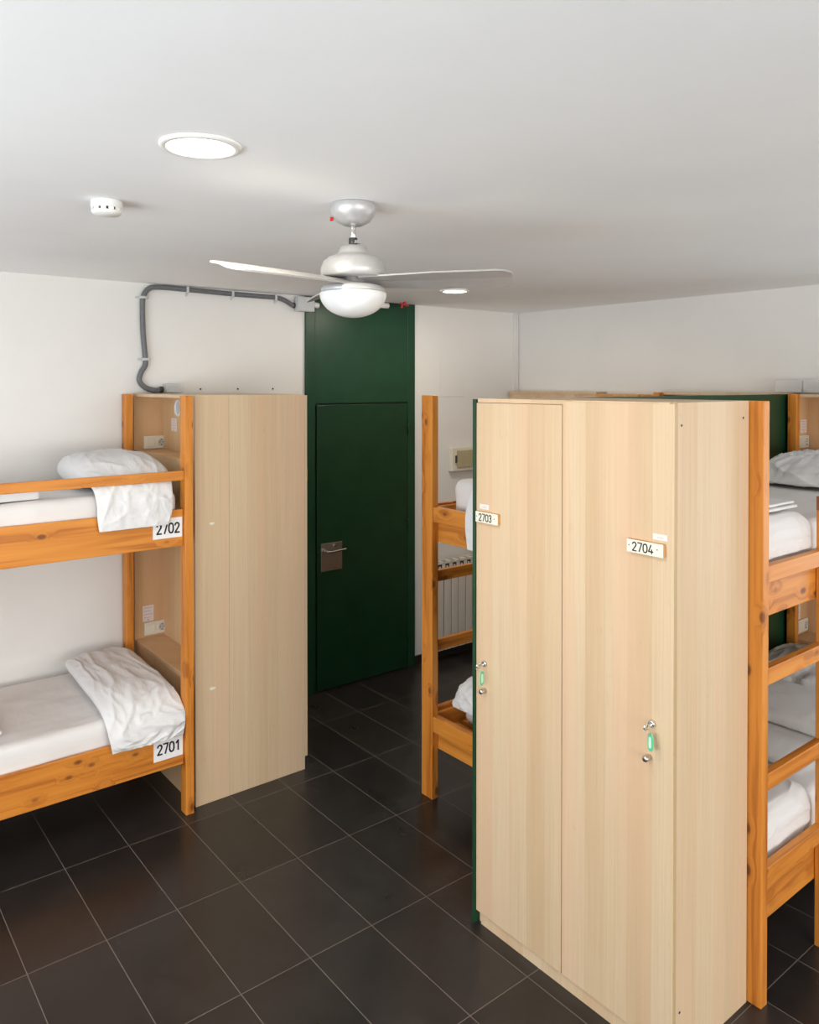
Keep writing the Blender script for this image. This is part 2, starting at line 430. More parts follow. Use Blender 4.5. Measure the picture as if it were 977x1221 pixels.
def window(name, along, c, o0, o1, z0, z1, n):
    bm = B()
    def q(u0, u1, s, e):
        if along == 'x': bx(bm, u0, u1, c - .02, c + .02, s, e, 0.004)
        else: bx(bm, c - .02, c + .02, u0, u1, s, e, 0.004)
    q(o0, o1, z0, z0 + .05); q(o0, o1, z1 - .05, z1)
    for k in range(n + 1):
        u = o0 + (o1 - o0 - .05) * k / n; q(u, u + .05, z0 + .05, z1 - .05)
    return struct(obj(name, bm, 'white_pl'))
window('window_1', 'x', YF - .05, *WIN_F, 5); window('window_2', 'y', XL - .05, *WIN_L, 4); window('window_3', 'y', XR + .05, *WIN_R, 3)
struct(boxobj('baseboard_back', (4.0, XR - .02, YB - .012, YB, 0.0, .07), 'skirt', bev=.002))
bm = B()
for x in (5.155, 5.198): bx(bm, x, x + .012, YB - .010, YB, 2.2, ZC - .002, 0.003)
struct(obj('trim_1', bm, 'wall'))

# green door in its painted surround
d = bpy.data.objects.new('door_1', None); C.objects.link(d); d.location = (3.49, YB, 0); ORG[d.name] = Vector(d.location); struct(d)
d['label'] = 'dark green flush door in a full height dark green surround'
bm = B(); bx(bm, 2.981, 3.058, YB - .022, YB - .001, 0, ZC - .001, .002); bx(bm, 3.925, 4.0, YB - .022, YB - .001, 0, ZC - .001, .002)
bx(bm, 3.058, 3.925, YB - .022, YB - .001, 2.135, ZC - .001, .002)
obj('door_surround', bm, 'green', d)
bm = B(); bx(bm, 3.058, 3.925, YB - .010, YB - .001, .004, 2.135)
obj('door_rebate', bm, 'green_dark', d)
leaf = boxobj('door_leaf', (3.068, 3.915, YB - .030, YB - .011, .012, 2.124), 'green_door', d, .003)
bm = B(); bx(bm, 3.10, 3.285, YB - .036, YB - .0305, .893, 1.10, .002); 
obj('handle_plate', bm, 'steel', leaf, label='brushed steel handle plate')
bm = B(); cyl(bm, (3.128, YB - .036, 1.047), (3.128, YB - .085, 1.047), .010)
tube(bm, [(3.128, YB - .083, 1.047), (3.15, YB - .088, 1.044), (3.20, YB - .088, 1.046), (3.285, YB - .086, 1.050)], .009)
cyl(bm, (3.215, YB - .036, 1.075), (3.215, YB - .048, 1.075), .012)
obj('lever_handle', bm, 'chrome', leaf, label='chrome lever handle')
for z in (0.25, 1.16, 1.93):
    bm = B(); cyl(bm, (3.921, YB - .034, z - .04), (3.921, YB - .034, z + .04), .006); obj('hinge', bm, 'green_door', d)
bm = B(); bx(bm, 3.9165, 3.9235, YB - .0300, YB - .023, 1.90, 1.955); obj('strike_scratch', bm, 'steel', d, label='bare metal mark on the frame')

# access hatch flush in the wall
t_ = boxobj('access_hatch', (4.277, 4.561, YB - .006, YB - .0005, 2.173, 2.453), 'wall', bev=.002, origin=(4.42, YB, 2.17))
tag(t_, 'flush square white access hatch set high in the back wall', 'hatch')
# consumer unit
eb = thing('electrical_panel', 'cream wall fuse box with an olive tinted cover above the radiator', 'fuse box', (4.6, YB, 1.546))
bm = B(); bx(bm, 4.376, 4.93, YB - .05, YB - .001, 1.546, 1.749, .008); obj('casing', bm, 'cream_pl', eb)
bm = B(); bx(bm, 4.425, 4.89, YB - .062, YB - .051, 1.577, 1.722, .004); cv = obj('cover', bm, 'tint_pl', eb, label='olive tinted cover')
boxobj('latch', (4.410, 4.420, YB - .066, YB - .051, 1.62, 1.68), 'dark', eb, .001)
# radiator
ra = thing('radiator', 'ivory sectional wall radiator behind the far bunk bed', 'radiator', (4.5, YB - .06, 0.08))
for k in range(9):
    x = 4.150 + k * .080; bm = B()
    bx(bm, x + .004, x + .076, YB - .118, YB - .109, .10, .745, .004)       # front plate
    bx(bm, x + .010, x + .070, YB - .106, YB - .100, .740, .805, mi=1)      # dark plate standing in for the shade inside the grille opening
    bx(bm, x + .030, x + .050, YB - .112, YB - .107, .752, .790, .003)
    bx(bm, x + .034, x + .046, YB - .107, YB - .04, .10, .77, .003)
    bx(bm, x + .016, x + .064, YB - .099, YB - .051, .774, .780, mi=1)  # second dark plate, painting the shade down inside the top opening
    for q in (0, 1): bx(bm, x + .001 + q * .064, x + .015 + q * .064, YB - .118, YB - .04, .740, .822, .003)
    bx(bm, x + .002, x + .078, YB - .118, YB - .108, .806, .822, .003); bx(bm, x + .002, x + .078, YB - .05, YB - .04, .10, .832, .003)
    obj('radiator_section', bm, ['radiator', 'dark'], ra)
bm = B(); cyl(bm, (4.09, YB - .08, .80), (4.15, YB - .08, .80), .014); cyl(bm, (4.10, YB - .08, .80), (4.10, YB - .08, .86), .018); obj('valve', bm, 'steel', ra)
bm = B(); cyl(bm, (4.09, YB - .08, .12), (4.15, YB - .08, .12), .014); cyl(bm, (4.105, YB - .08, .12), (4.105, YB - .13, .12), .016); obj('valve', bm, 'steel', ra)
bm = B(); tube(bm, [(4.10, YB - .08, .80), (4.085, YB - .07, .72), (4.082, YB - .05, .45), (4.085, YB - .06, .2), (4.10, YB - .08, .12)], .012); obj('supply_pipe', bm, 'white_pl', ra)
for z in (.25, .65): boxobj('wall_bracket', (4.45, 4.48, YB - .04, YB - .0005, z, z + .03), 'radiator', ra)

# conduit, clips and boxes
yc = YB - .022
pts = [(1.905, yc, 2.243), (1.86, yc, 2.238), (1.80, yc, 2.258), (1.765, yc, 2.30), (1.775, yc, 2.35), (1.803, yc, 2.40), (1.802, yc, 2.46), (1.79, yc, 2.60), (1.786, yc, 2.74),
       (1.792, yc, 2.83), (1.83, yc, 2.885), (1.90, yc, 2.897), (2.08, yc, 2.896), (2.35, yc, 2.891), (2.60, yc, 2.889), (2.74, yc, 2.888), (2.81, yc, 2.872), (2.865, yc, 2.845), (2.884, yc, 2.842)]
cd = thing('cable_conduit', 'dark grey corrugated conduit looping up the white wall to the junction box', 'conduit', (1.8, YB, 2.24))
bm = B(); tube(bm, pts, .0165, 14, res=6); obj('tube', bm, 'conduit', cd)
bm = B(); cyl(bm, (1.893, yc, 2.243), (1.917, yc, 2.243), .021); obj('end_collar', bm, 'dark', cd)
bm = B(); cyl(bm, (2.872, yc, 2.842), (2.886, yc, 2.842), .020); obj('end_collar', bm, 'dark', cd)
for x, z, v in ((1.800, 2.435, 0), (1.788, 2.825, 0), (2.08, 2.896, 1), (2.40, 2.891, 1), (2.73, 2.888, 1)):
    bm = B()
    if v: bx(bm, x - .008, x + .008, YB - .044, YB - .0005, z - .021, z + .021, .004); bx(bm, x - .006, x + .006, YB - .01, YB - .0005, z - .042, z - .02, .002)
    else: bx(bm, x - .021, x + .021, YB - .044, YB - .0005, z - .008, z + .008, .004); bx(bm, x - .042, x + .042, YB - .01, YB - .0005, z - .006, z + .006, .002)
    obj('clip', bm, 'boxgrey', cd, label='light grey plastic clip')
jb = thing('junction_box', 'light grey square junction box at the top corner of the green surround', 'junction box', (2.955, YB, 2.80))
bm = B(); bx(bm, 2.888, 3.024, YB - .075, YB - .023, 2.800, ZC - .012, .005); obj('box_body', bm, 'boxgrey', jb)
bm = B(); bx(bm, 2.894, 3.018, YB - .081, YB - .0755, 2.806, ZC - .018, .003); obj('lid', bm, 'boxgrey', jb)
bm = B(); cyl(bm, (3.024, YB - .05, 2.855), (3.07, YB - .05, 2.85), .020, mi=0); obj('cable_gland', bm, 'white_pl', jb)
def clear_box(x0, x1, y0, y1, z0, z1, label, group=None):
    o = thing('cable_box', label, 'plastic box', ((x0+x1)/2, (y0+y1)/2, z0), group)
    bm = B(); bx(bm, x0, x1, y0, y1, z0, z1, .005); obj('clear_cover', bm, 'clear', o)
    bm = B(); bx(bm, x0 + .02, x1 - .02, y0 + .015, y1 - .015, z0 + .002, z0 + .028, .004)
    for k in range(3):
        a = x0 + .03 + (x1 - x0 - .06) * k / 2; b = y0 + .02 + (y1 - y0 - .04) * k / 2
        cyl(bm, (a, b, z0 + .028), (a, b, z0 + .045), .008, 10)
    obj('terminal_block', bm, 'boxgrey', o)
    return o
clear_box(1.918, 2.035, YB - .075, YB - .003, 2.222, 2.283, 'small clear plastic cable box on the left locker at the conduit end')
clear_box(5.10, 5.20, 2.372, 2.545, 2.222, 2.305, 'clear plastic cable box standing on the far niche top by the right wall')
clear_box(5.10, 5.20, 2.19, 2.362, 2.222, 2.305, 'clear plastic cable box cut by the right edge of the photo')
for x in (2.18, 2.45, 2.72):
    bm = B(); cyl(bm, (x, YB - .006, 2.245), (x, YB - .0003, 2.245), .006, 12)
    tag(obj('wall_screw', bm, 'dark', origin=(x, YB, 2.245)), 'small dark screw in the white wall just above the left locker', 'screw', 'screws above the left locker')

# ------------------------------------------------------------------ ceiling fittings
def downlight(x, y, r, label, power):
    o = thing('ceiling_downlight', label, 'ceiling light', (x, y, ZC), 'recessed ceiling downlights')
    bm = B(); lathe(bm, [(r, -.001), (r - .002, -.007), (r - .017, -.009), (r - .020, -.004), (r - .020, -.001)], (x, y, ZC), close=False, n=64); obj('trim_ring', bm, 'white_pl', o, smooth=True)
    bm = B(); lathe(bm, [(r - .019, -.0015), (r - .019, -.0035), (0, -.0045)], (x, y, ZC), n=64); obj('diffuser', bm, 'lamp', o)
    l = bpy.data.lights.new('downlight_lamp', 'AREA'); l.shape = 'DISK'; l.size = 2 * r - .05; l.energy = power; l.color = (1.0, 0.90, 0.76)
    lo = bpy.data.objects.new('downlight_lamp', l); C.objects.link(lo); lo.parent = o; lo.location = (0, 0, -.012)
downlight(.886, 2.012, .108, 'glowing round downlight in the ceiling, nearest and largest in view', 14)
downlight(3.617, 4.035, .100, 'glowing round downlight near the back wall beyond the fan blade', 11)
sd = thing('smoke_detector', 'round white smoke detector on the ceiling left of the fan', 'smoke detector', (.893, 2.815, ZC))
bm = B(); lathe(bm, [(.052, -.001), (.053, -.006), (.053, -.026), (.050, -.028)], (.893, 2.815, ZC), n=48); obj('base', bm, 'white_pl', sd, smooth=True)
bm = B(); lathe(bm, [(.046, -.028), (.046, -.038)], (.893, 2.815, ZC), n=48); obj('vent_band', bm, 'dark', sd)
bm = B()
for k in range(12):
    a = 2 * PI * k / 12; c = Vector((.893 + .0475 * math.cos(a), 2.815 + .0475 * math.sin(a), 0))
    vs = bx(bm, -.003, .003, -.0085, .0085, ZC - .038, ZC - .028); bmesh.ops.rotate(bm, verts=vs, cent=(0, 0, 0), matrix=Matrix.Rotation(a, 3, 'Z')); bmesh.ops.translate(bm, verts=vs, vec=c)
lathe(bm, [(.051, -.038), (.051, -.042), (.044, -.050), (.0, -.053)], (.893, 2.815, ZC), n=48); obj('cap', bm, 'white_pl', sd)
# red valve by the green surround
rv = thing('pipe_valve', 'small red valve handle hanging from the ceiling above the green door', 'valve', (3.79, YB - .15, ZC))
bm = B(); cyl(bm, (3.79, YB - .15, ZC - .022), (3.79, YB - .15, ZC - .001), .012); cyl(bm, (3.765, YB - .15, ZC - .05), (3.765, YB - .15, ZC - .02), .007); obj('stem', bm, 'red', rv)
bm = B(); tube(bm, [(3.73, YB - .18, ZC - .018), (3.76, YB - .16, ZC - .026), (3.79, YB - .15, ZC - .020), (3.82, YB - .14, ZC - .026), (3.85, YB - .12, ZC - .018)], .008); obj('handle', bm, 'red', rv)
bm = B(); cyl(bm, (3.60, YB - .06, ZC - .03), (3.70, YB - .06, ZC - .03), .022); bx(bm, 3.585, 3.60, YB - .09, YB - .03, ZC - .055, ZC - .001, .003)
tag(obj('ceiling_fitting', bm, 'white_pl', origin=(3.65, YB - .06, ZC)), 'small white plastic fitting between the fan light and the red valve', 'fitting')

# fan
fx, fy = 1.594, 2.319
fan = thing('ceiling_fan', 'silver three-blade ceiling fan with a white glass bowl light', 'ceiling fan', (fx, fy, ZC))
c0 = (fx, fy, 0)
bm = B(); lathe(bm, [(.076, 2.917), (.081, 2.912), (.082, 2.898), (.078, 2.880), (.062, 2.855), (.036, 2.842), (.0, 2.840)], c0, n=56); obj('canopy', bm, 'silver', fan, smooth=True)
bm = B(); cyl(bm, (fx - .0550, fy + .0440, 2.864), (fx - .0640, fy + .0515, 2.864), .007); obj('canopy_screw', bm, 'red', fan, label='small red wire cap')
bm = B(); cyl(bm, (fx, fy, 2.785), (fx, fy, 2.842), .0105); obj('downrod', bm, 'chrome', fan)
bm = B(); cyl(bm, (fx, fy, 2.766), (fx, fy, 2.797), .0155, mi=0); bx(bm, fx - .004, fx + .02, fy - .018, fy - .010, 2.776, 2.788, .001, mi=1); obj('coupling', bm, ['dark', 'chrome'], fan)
bm = B(); lathe(bm, [(.0, 2.770), (.030, 2.769), (.046, 2.762), (.053, 2.745), (.060, 2.735), (.085, 2.728), (.106, 2.712), (.115, 2.686), (.114, 2.660), (.108, 2.655), (.0, 2.655)], c0, n=64); obj('motor_housing', bm, 'silver', fan, smooth=False)
for p in bpy.data.objects['motor_housing'].data.polygons: p.use_smooth = True
bm = B(); lathe(bm, [(.0, 2.655), (.040, 2.655), (.040, 2.632), (.080, 2.630), (.104, 2.624), (.113, 2.616), (.114, 2.602), (.0, 2.602)], c0, n=64); obj('light_collar', bm, 'silver', fan, smooth=True)
bm = B(); prof = [(.1165, 2.6015), (.119, 2.598)] + [(.1185 * math.cos(a), 2.597 - .084 * math.sin(a)) for a in [PI/2 * k / 14 for k in range(15)]]
prof[-1] = (0, prof[-1][1]); lathe(bm, prof, c0, n=64); obj('glass_bowl', bm, 'opal', fan, smooth=True, label='white opal glass bowl')
FWD = Vector((math.sin(YAW), math.cos(YAW), 0)); RT = Vector((math.cos(YAW), -math.sin(YAW), 0))
for ang in (-12, -132, 108):
    a = math.radians(ang); dr = RT * math.cos(a) + FWD * math.sin(a); sd_ = Vector((-dr.y, dr.x, 0))
    bm = B(); tilt = math.radians(-16); L0, L1 = .030, .565; rows = 24; prev = None
    tv = sd_ * math.cos(tilt) + Vector((0, 0, 1)) * math.sin(tilt) * 1; nv = dr.cross(tv).normalized()
    for k in range(rows + 1):
        s = k / rows; L = L0 + (L1 - L0) * s
        wd = .046 + .024 * min(1, s * 2.0); off = 0.010 * math.sin(s * PI)
        if s > .9: wd *= math.sqrt(max(0.0, 1 - ((s - .9) / .105) ** 2)) * .5 + .5
        cpt = Vector((fx, fy, 2.640)) + dr * L + sd_ * off
        ring = [bm.verts.new(cpt + tv * wd * q + nv * (h * .003 + (1 - q * q) * .004)) for q, h in ((-1, -1), (0, -1), (1, -1), (1, 1), (0, 1), (-1, 1))]
        if prev:
            for m_ in range(6): bm.faces.new((prev[m_], prev[(m_+1) % 6], ring[(m_+1) % 6], ring[m_]))
        else: bm.faces.new(ring)
        prev = ring
    bm.faces.new(prev)
    obj('blade', bm, 'blade', fan)

# ------------------------------------------------------------------ sockets, stickers, plates
def socket(parent, x0, y, z0):
    """double cream plate on a panel facing -y: blank switch left, round socket right"""
    bm = B(); bx(bm, x0, x0 + .152, y - .012, y - .0005, z0, z0 + .082, .004); p = obj('socket_plate', bm, 'cream_pl', parent, label='cream plate with a switch and a round socket')
    bm = B(); bx(bm, x0 + .016, x0 + .068, y - .017, y - .0121, z0 + .014, z0 + .068, .003); obj('rocker_switch', bm, 'cream_pl', p)
    bm = B(); c = (x0 + .112, y - .0122, z0 + .041)
    lathe(bm, [(.026, 0), (.026, .005), (.021, .006), (.021, .001)], c, Vector((0, -1, 0)), 32, close=False)
    lathe(bm, [(.0205, .0012), (0, .0012)], c, Vector((0, -1, 0)), 32, mi=1, close=False)
    for q in (-.009, .009): cyl(bm, (c[0] + q, y - .0133, c[2]), (c[0] + q, y - .0146, c[2]), .003, 10, mi=2)
    bx(bm, c[0] - .003, c[0] + .003, y - .017, y - .0130, c[2] + .014, c[2] + .020, mi=2); bx(bm, c[0] - .003, c[0] + .003, y - .017, y - .0130, c[2] - .020, c[2] - .014, mi=2)
    obj('round_socket', bm, ['cream_pl', 'boxgrey', 'dark'], p)
def sticker(parent, x0, x1, y, z0, z1, facing='y', lines=4):
    bm = B()
    def q(u0, u1, s, e, d, mi):
        if facing == 'y': bx(bm, u0, u1, y - d, y - .0004, s, e, mi=mi)
        else: bx(bm, y - d, y - .0004, u0, u1, s, e, mi=mi)
    q(x0, x1, z0, z1, .0012, 0); w_ = x1 - x0; h_ = z1 - z0
    for k in range(lines):
        zz = z1 - h_ * (.12 + .62 * k / max(1, lines - 1)) ; q(x0 + w_ * .12, x1 - w_ * (.12 + .1 * (k % 2)), zz - h_ * .045, zz, .0016, 1)
    q(x0 + w_ * .42, x0 + w_ * .60, z0 + h_ * .05, z0 + h_ * .14, .0016, 1)
    return obj('sticker', bm, ['label', 'pink'], parent, label='pale sticker with rows of tiny pink print')
def niche(parent, x0, d_, y0, y1, zt, hi_sock=True, xs=None, mat='maple', ring=True):
    """bed head niches opening towards -x : two shelves with closed fronts below"""
    x1 = x0 + d_; th = .018
    boxobj('side_panel', (x0, x1 + .0, y0, y0 + th, 0.0, zt), mat, parent, .001)
    boxobj('side_panel', (x0, x1, y1 - th, y1, 0.0, zt), 'maple_in', parent, .001)
    boxobj('back_panel', (x1 - .012, x1 - .0005, y0 + th + .0005, y1 - th - .0005, 0.0, zt - th - .001), 'maple_in', parent)
    boxobj('top_panel', (x0, x1, y0 + th + .0005, y1 - th - .0005, zt - th, zt), mat, parent, .001)
    for z, zb in ((1.863, 1.43), (.672, .0)):
        boxobj('shelf', (x0, x1 - .013, y0 + th + .0005, y1 - th - .0005, z - th, z), 'maple_in', parent, .001)
        boxobj('front_panel', (x0, x0 + .016, y0 + th + .0005, y1 - th - .0005, zb, z - th - .0005), 'maple_in', parent)
    sx = xs if xs is not None else x0 + .052
    for z in (1.868, .685): socket(parent, sx, y1 - th, z)
    if ring:
        bm = B(); yy = y1 - .275
        bm2 = bm; c = (x1 - .0125, yy, 2.130)
        lathe(bm, [(.054, 0), (.054, .008), (.044, .010), (.042, .001)], c, Vector((-1, 0, 0)), 40, close=False); lathe(bm, [(.0425, .002), (0, .006)], c, Vector((-1, 0, 0)), 40, mi=1, close=False)
        obj('reading_light', bm, ['white_pl', 'boxgrey'], parent, label='round white-rimmed light')
        sticker(parent, yy + .03, yy + .115, x1 - .0125, 1.985, 2.065, 'x', 4)
    sticker(parent, sx - .008, sx + .062, y1 - th, .772, .872)

# ------------------------------------------------------------------ left locker (2701/2702)
lk = thing('bunk_locker', 'pale maple locker with bed head niches against the back wall beside the green door', 'locker', (2.07, 4.5, 0))
niche(lk, 1.730, .197, 4.010, YB - .008, 2.218, xs=1.787)
boxobj('body', (1.9285, 2.409, 4.010, YB - .008, 0, 2.218), 'maple', lk, .0012)
for y0, y1, nm in ((4.012, 4.480, 1), (4.484, YB - .01, 2)):
    dr = boxobj('door', (2.410, 2.428, y0, y1, .075, 2.212), 'maple', lk, .0012)
    ny = y0 + .02 if nm == 1 else y1 - .16
    bm = B(); bx(bm, 2.4285, 2.442, ny, ny + .145, 1.705, 1.775, .001); digits(bm, '2701' if nm == 1 else '2702', (2.4425, ny + .03, 1.72), (0, 1, 0), (1, 0, 0), .038, .005)
    obj('number_plate', bm, ['block', 'ink'], dr)
    bm = B(); cyl(bm, (2.4285, ny + .06, 1.10), (2.444, ny + .06, 1.10), .010); obj('cam_lock', bm, 'chrome', dr)
    bm = B(); cyl(bm, (2.4285, ny + .06, 1.00), (2.452, ny + .06, 1.00), .010); obj('knob', bm, 'steel', dr)
def scuff(parent, x, y, z, w_, h_, seed):
    bm = B(); rnd = random.Random(seed); n = 14; vs = []
    for k in range(n):
        a = 2 * PI * k / n; r = rnd.uniform(.7, 1.1)
        vs.append((x + math.cos(a) * w_ * r, z + math.sin(a) * h_ * r))
    lo = [bm.verts.new((a, y, b)) for a, b in vs]; hi = [bm.verts.new((a, y - .0006, b)) for a, b in vs]
    bm.faces.new(hi); bm.faces.new(lo[::-1])
    for k in range(n): bm.faces.new((lo[k], lo[(k+1) % n], hi[(k+1) % n], hi[k]))
    obj('paint_smudge', bm, 'ivory', parent, label='pale paint smudge')
scuff(lk, 1.826, 4.0098, 1.52, .016, .008, 1); scuff(lk, 1.826, 4.0098, .62, .018, .010, 2)

# ------------------------------------------------------------------ right locker (2703/2704)
X0 = 2.285
rl = thing('bunk_locker', 'large pale maple double locker with doors 2703 and 2704 in the foreground', 'locker', (2.53, 1.94, 0))
Y0, Y1 = 1.475, 2.409
bm = B(); bx(bm, X0 + .0225, 2.766, Y0, Y0 + .018, 0, 2.216, .001); obj('side_panel', bm, 'maple', rl, label='pinkish maple side panel')
boxobj('side_panel', (X0 + .0195, 2.766, Y1 - .018, Y1, 0, 2.2), 'maple', rl, .001)
boxobj('back_panel', (2.752, 2.766, Y0 + .0185, Y1 - .0185, 0, 2.197), 'maple', rl)
boxobj('top_panel', (X0 + .004, 2.766, Y0 + .0185, Y1 - .001, 2.2005, 2.217), 'maple', rl, .001)
boxobj('divider', (X0 + .03, 2.751, 1.936, 1.954, .06, 2.199), 'maple', rl)
boxobj('bottom_panel', (X0 + .03, 2.751, Y0 + .0185, Y1 - .0185, .06, .078), 'maple', rl)
boxobj('plinth', (X0 + .010, X0 + .026, Y0 + .0185, Y1 - .0185, 0, .0595), 'maple', rl)
def rdoor(y0, y1, num, yp, yk, zk, zn, ys, zt, pl=.142):
    bm = B(); bx(bm, X0, X0 + .018, y0, y1, .054, zt, .0014)
    bmesh.ops.recalc_face_normals(bm, faces=bm.faces)
    for f in bm.faces: f.material_index = 1 if abs(f.normal.y) > .6 or abs(f.normal.z) > .6 else 0
    dr = obj('door', bm, ['maple', 'edge'], rl)
    bm = B(); bx(bm, X0 - .014, X0 - .0005, yp, yp + pl, 1.703, 1.747, .0008, mi=2); bx(bm, X0 - .0165, X0 - .0142, yp + .0, yp + pl, 1.703, 1.747, .0006)
    # digits read from left (larger y) to right (smaller y)
    pw = yp + pl; kx = pl / .142
    digits(bm, num, (X0 - .0167, pw - .023 * kx, 1.7105), (0, -1, 0), (-1, 0, 0), .0285, .0040, adv=.73, hx=.0295 * kx)
    for q in (.0085, .120): digits(bm, '.', (X0 - .0167, pw - q * kx, 1.725), (0, -1, 0), (-1, 0, 0), .004, .004, hx=.03)
    obj('number_plate', bm, ['ivory', 'ink', 'block'], dr, label='ivory plate reading ' + num)
    bm = B(); bx(bm, X0 - .0012, X0 - .0004, ys, ys + .055, 1.757, 1.777); 
    for k in range(4): bx(bm, X0 - .0016, X0 - .0011, ys + .016 + k * .006, ys + .020 + k * .006, 1.762, 1.768, mi=1)
    obj('tiny_label', bm, ['label', 'boxgrey'], dr, label='tiny white label above the number plate')
    bm = B(); lathe(bm, [(.0125, .0004), (.0125, .008), (.010, .012), (.007, .012), (.007, .006), (0, .006)], (X0, yk, zk), Vector((-1, 0, 0)), 32); obj('cam_lock', bm, 'chrome', dr)
    bm = B(); lathe(bm, [(.0095, .0004), (.0105, .006), (.0105, .026), (.0085, .029), (0, .029)], (X0, yn := yk - (.0 if num == '2703' else -.012), zn), Vector((-1, 0, 0)), 28); obj('knob', bm, 'steel', dr)
rdoor(1.9475, Y1 + .002, '2703', 2.270, 2.358, 1.114, 1.001, 2.335, 2.199, .129)
rdoor(Y0 - .003, 1.9445, '2704', 1.503, 1.551, 1.136, 1.018, 1.497, 2.2125)
def key(y, z, ang, label):
    k = thing('locker_key', label, 'key', (X0 - .02, y, z), 'locker keys with green tags')
    bm = B(); bx(bm, X0 - .030, X0 - .0125, y - .001, y + .001, z - .004, z + .004)
    vs = []; n0 = len(bm.verts)
    lathe(bm, [(.0045, -.001), (.0115, -.001), (.0115, .001), (.0045, .001), (.0045, -.001)], (X0 - .040, y, z - .002), Vector((0, 1, 0)), 24, close=False)
    obj('key_bow', bm, 'chrome', k)
    bm = B(); tube(bm, [(X0 - .046, y, z - .006), (X0 - .050, y + .000, z - .014), (X0 - .036, y - .010, z - .026), (X0 - .026, y - .006, z - .016), (X0 - .036, y - .002, z - .006)], .001, 8); obj('split_ring', bm, 'steel', k)
    bm = B(); dy = Vector((math.sin(ang), math.cos(ang), 0)); nn = Vector((dy.y, -dy.x, 0)); c = Vector((X0 - .030, y - .012, z - .052))
    def slab(hw, hh, th, mi, rr=1):
        pts = []
        for q in range(24):
            a = 2 * PI * q / 24; ca, sa = math.cos(a), math.sin(a)
            pts.append(dy * hw * math.copysign(abs(ca) ** rr, ca) + Vector((0, 0, 1)) * (hh * math.copysign(abs(sa) ** rr, sa)))
        lo = [bm.verts.new(c + p - nn * th) for p in pts]; hi = [bm.verts.new(c + p + nn * th) for p in pts]
        fs = [bm.faces.new(lo[::-1]), bm.faces.new(hi)] + [bm.faces.new((lo[q], lo[(q+1) % 24], hi[(q+1) % 24], hi[q])) for q in range(24)]
        for f in fs: f.material_index = mi
    slab(.0115, .029, .002, 0, .6); slab(.0065, .019, .0026, 1, .5)
    obj('key_tag', bm, ['green_pl', 'mint'], k, label='green plastic key tag with a pale insert')
key(2.358, 1.114, 1.45, 'key with a green tag hanging edge-on in the lock of door 2703')
key(1.551, 1.136, 0.25, 'key with a green tag hanging face-on in the lock of door 2704')
for x, z in ((2.33, 2.14), (2.725, 2.155), (2.33, .18)):
    bm = B(); cyl(bm, (x, Y0 - .0012, z), (x, Y0 - .0002, z), .0045, 12); obj('screw_hole', bm, 'dark', rl)

# green partition
bm = B(); bx(bm, X0 - .006, XR - .002, 2.4125, 2.4285, .03, 2.214, .001); bx(bm, X0 - .01, X0 + .03, 2.4125, 2.4285, .0, .03)
gp = obj('partition_panel', bm, 'green', origin=(3.7, 2.406, 0))
tag(gp, 'long dark green divider panel between the near and far bunk beds on the right', 'partition')

# ------------------------------------------------------------------ beds
def post(parent, x0, x1, y0, y1, zt=2.216): return boxobj('post', (x0, x1, y0, y1, 0, zt), 'pine_z', parent, .003)
def rail(parent, nm, x0, x1, y0, y1, z0, z1, ax='x', bev=.003): return boxobj(nm, (x0, x1, y0, y1, z0, z1), 'pine_' + ax, parent, bev)
def base(parent, x0, x1, y0, y1, z):
    bm = B(); n = 14
    for k in range(n):
        x = x0 + (x1 - x0) * (k + .12) / n; bx(bm, x, x + (x1 - x0) / n * .76, y0, y1, z - .018, z)
    return obj('slatted_base', bm, 'pine_y', parent)
# left bunk
lb = thing('bunk_bed', 'orange pine bunk bed along the back wall with cards 2701 and 2702', 'bunk bed', (.65, 4.45, 0), 'pine bunk beds')
lx0, lx1, ly0, ly1 = -.42, 1.700, 3.963, 4.945
for x in (lx0, lx1 - .045):
    post(lb, x, x + .045, ly0, ly0 + .070); post(lb, x, x + .045, ly1 - .075, ly1)
for z0, z1 in ((1.425, 1.618), (.268, .468)):
    rail(lb, 'side_rail', lx0 + .046, lx1 - .046, 3.990, 4.015, z0, z1); rail(lb, 'side_rail', lx0 + .046, lx1 - .046, ly1 - .06, ly1 - .035, z0, z1)
    for x in (lx0 + .01, lx1 - .035): rail(lb, 'end_rail', x, x + .024, ly0 + .071, ly1 - .076, z0, z1 - .05 , 'y')
    base(lb, lx0 + .05, lx1 - .05, 4.016, ly1 - .061, z0 + .09)
rail(lb, 'guard_rail', lx0 + .02, lx1 - .0455, 3.972, 3.989, 1.772, 1.822)
for num, z, DZ in (('2702', 1.475, .026), ('2701', .320, .034)):
    x = 1.492
    bm = B(); bx(bm, x, x + .156, 3.9875, 3.9895, z, z + .104); digits(bm, num, (x + .020, 3.987, z + DZ), (1, 0, 0), (0, -1, 0), .050, .0082, adv=.74, hx=.0435)
    obj('number_card', bm, ['card', 'ink'], lb, label='white card reading ' + num)
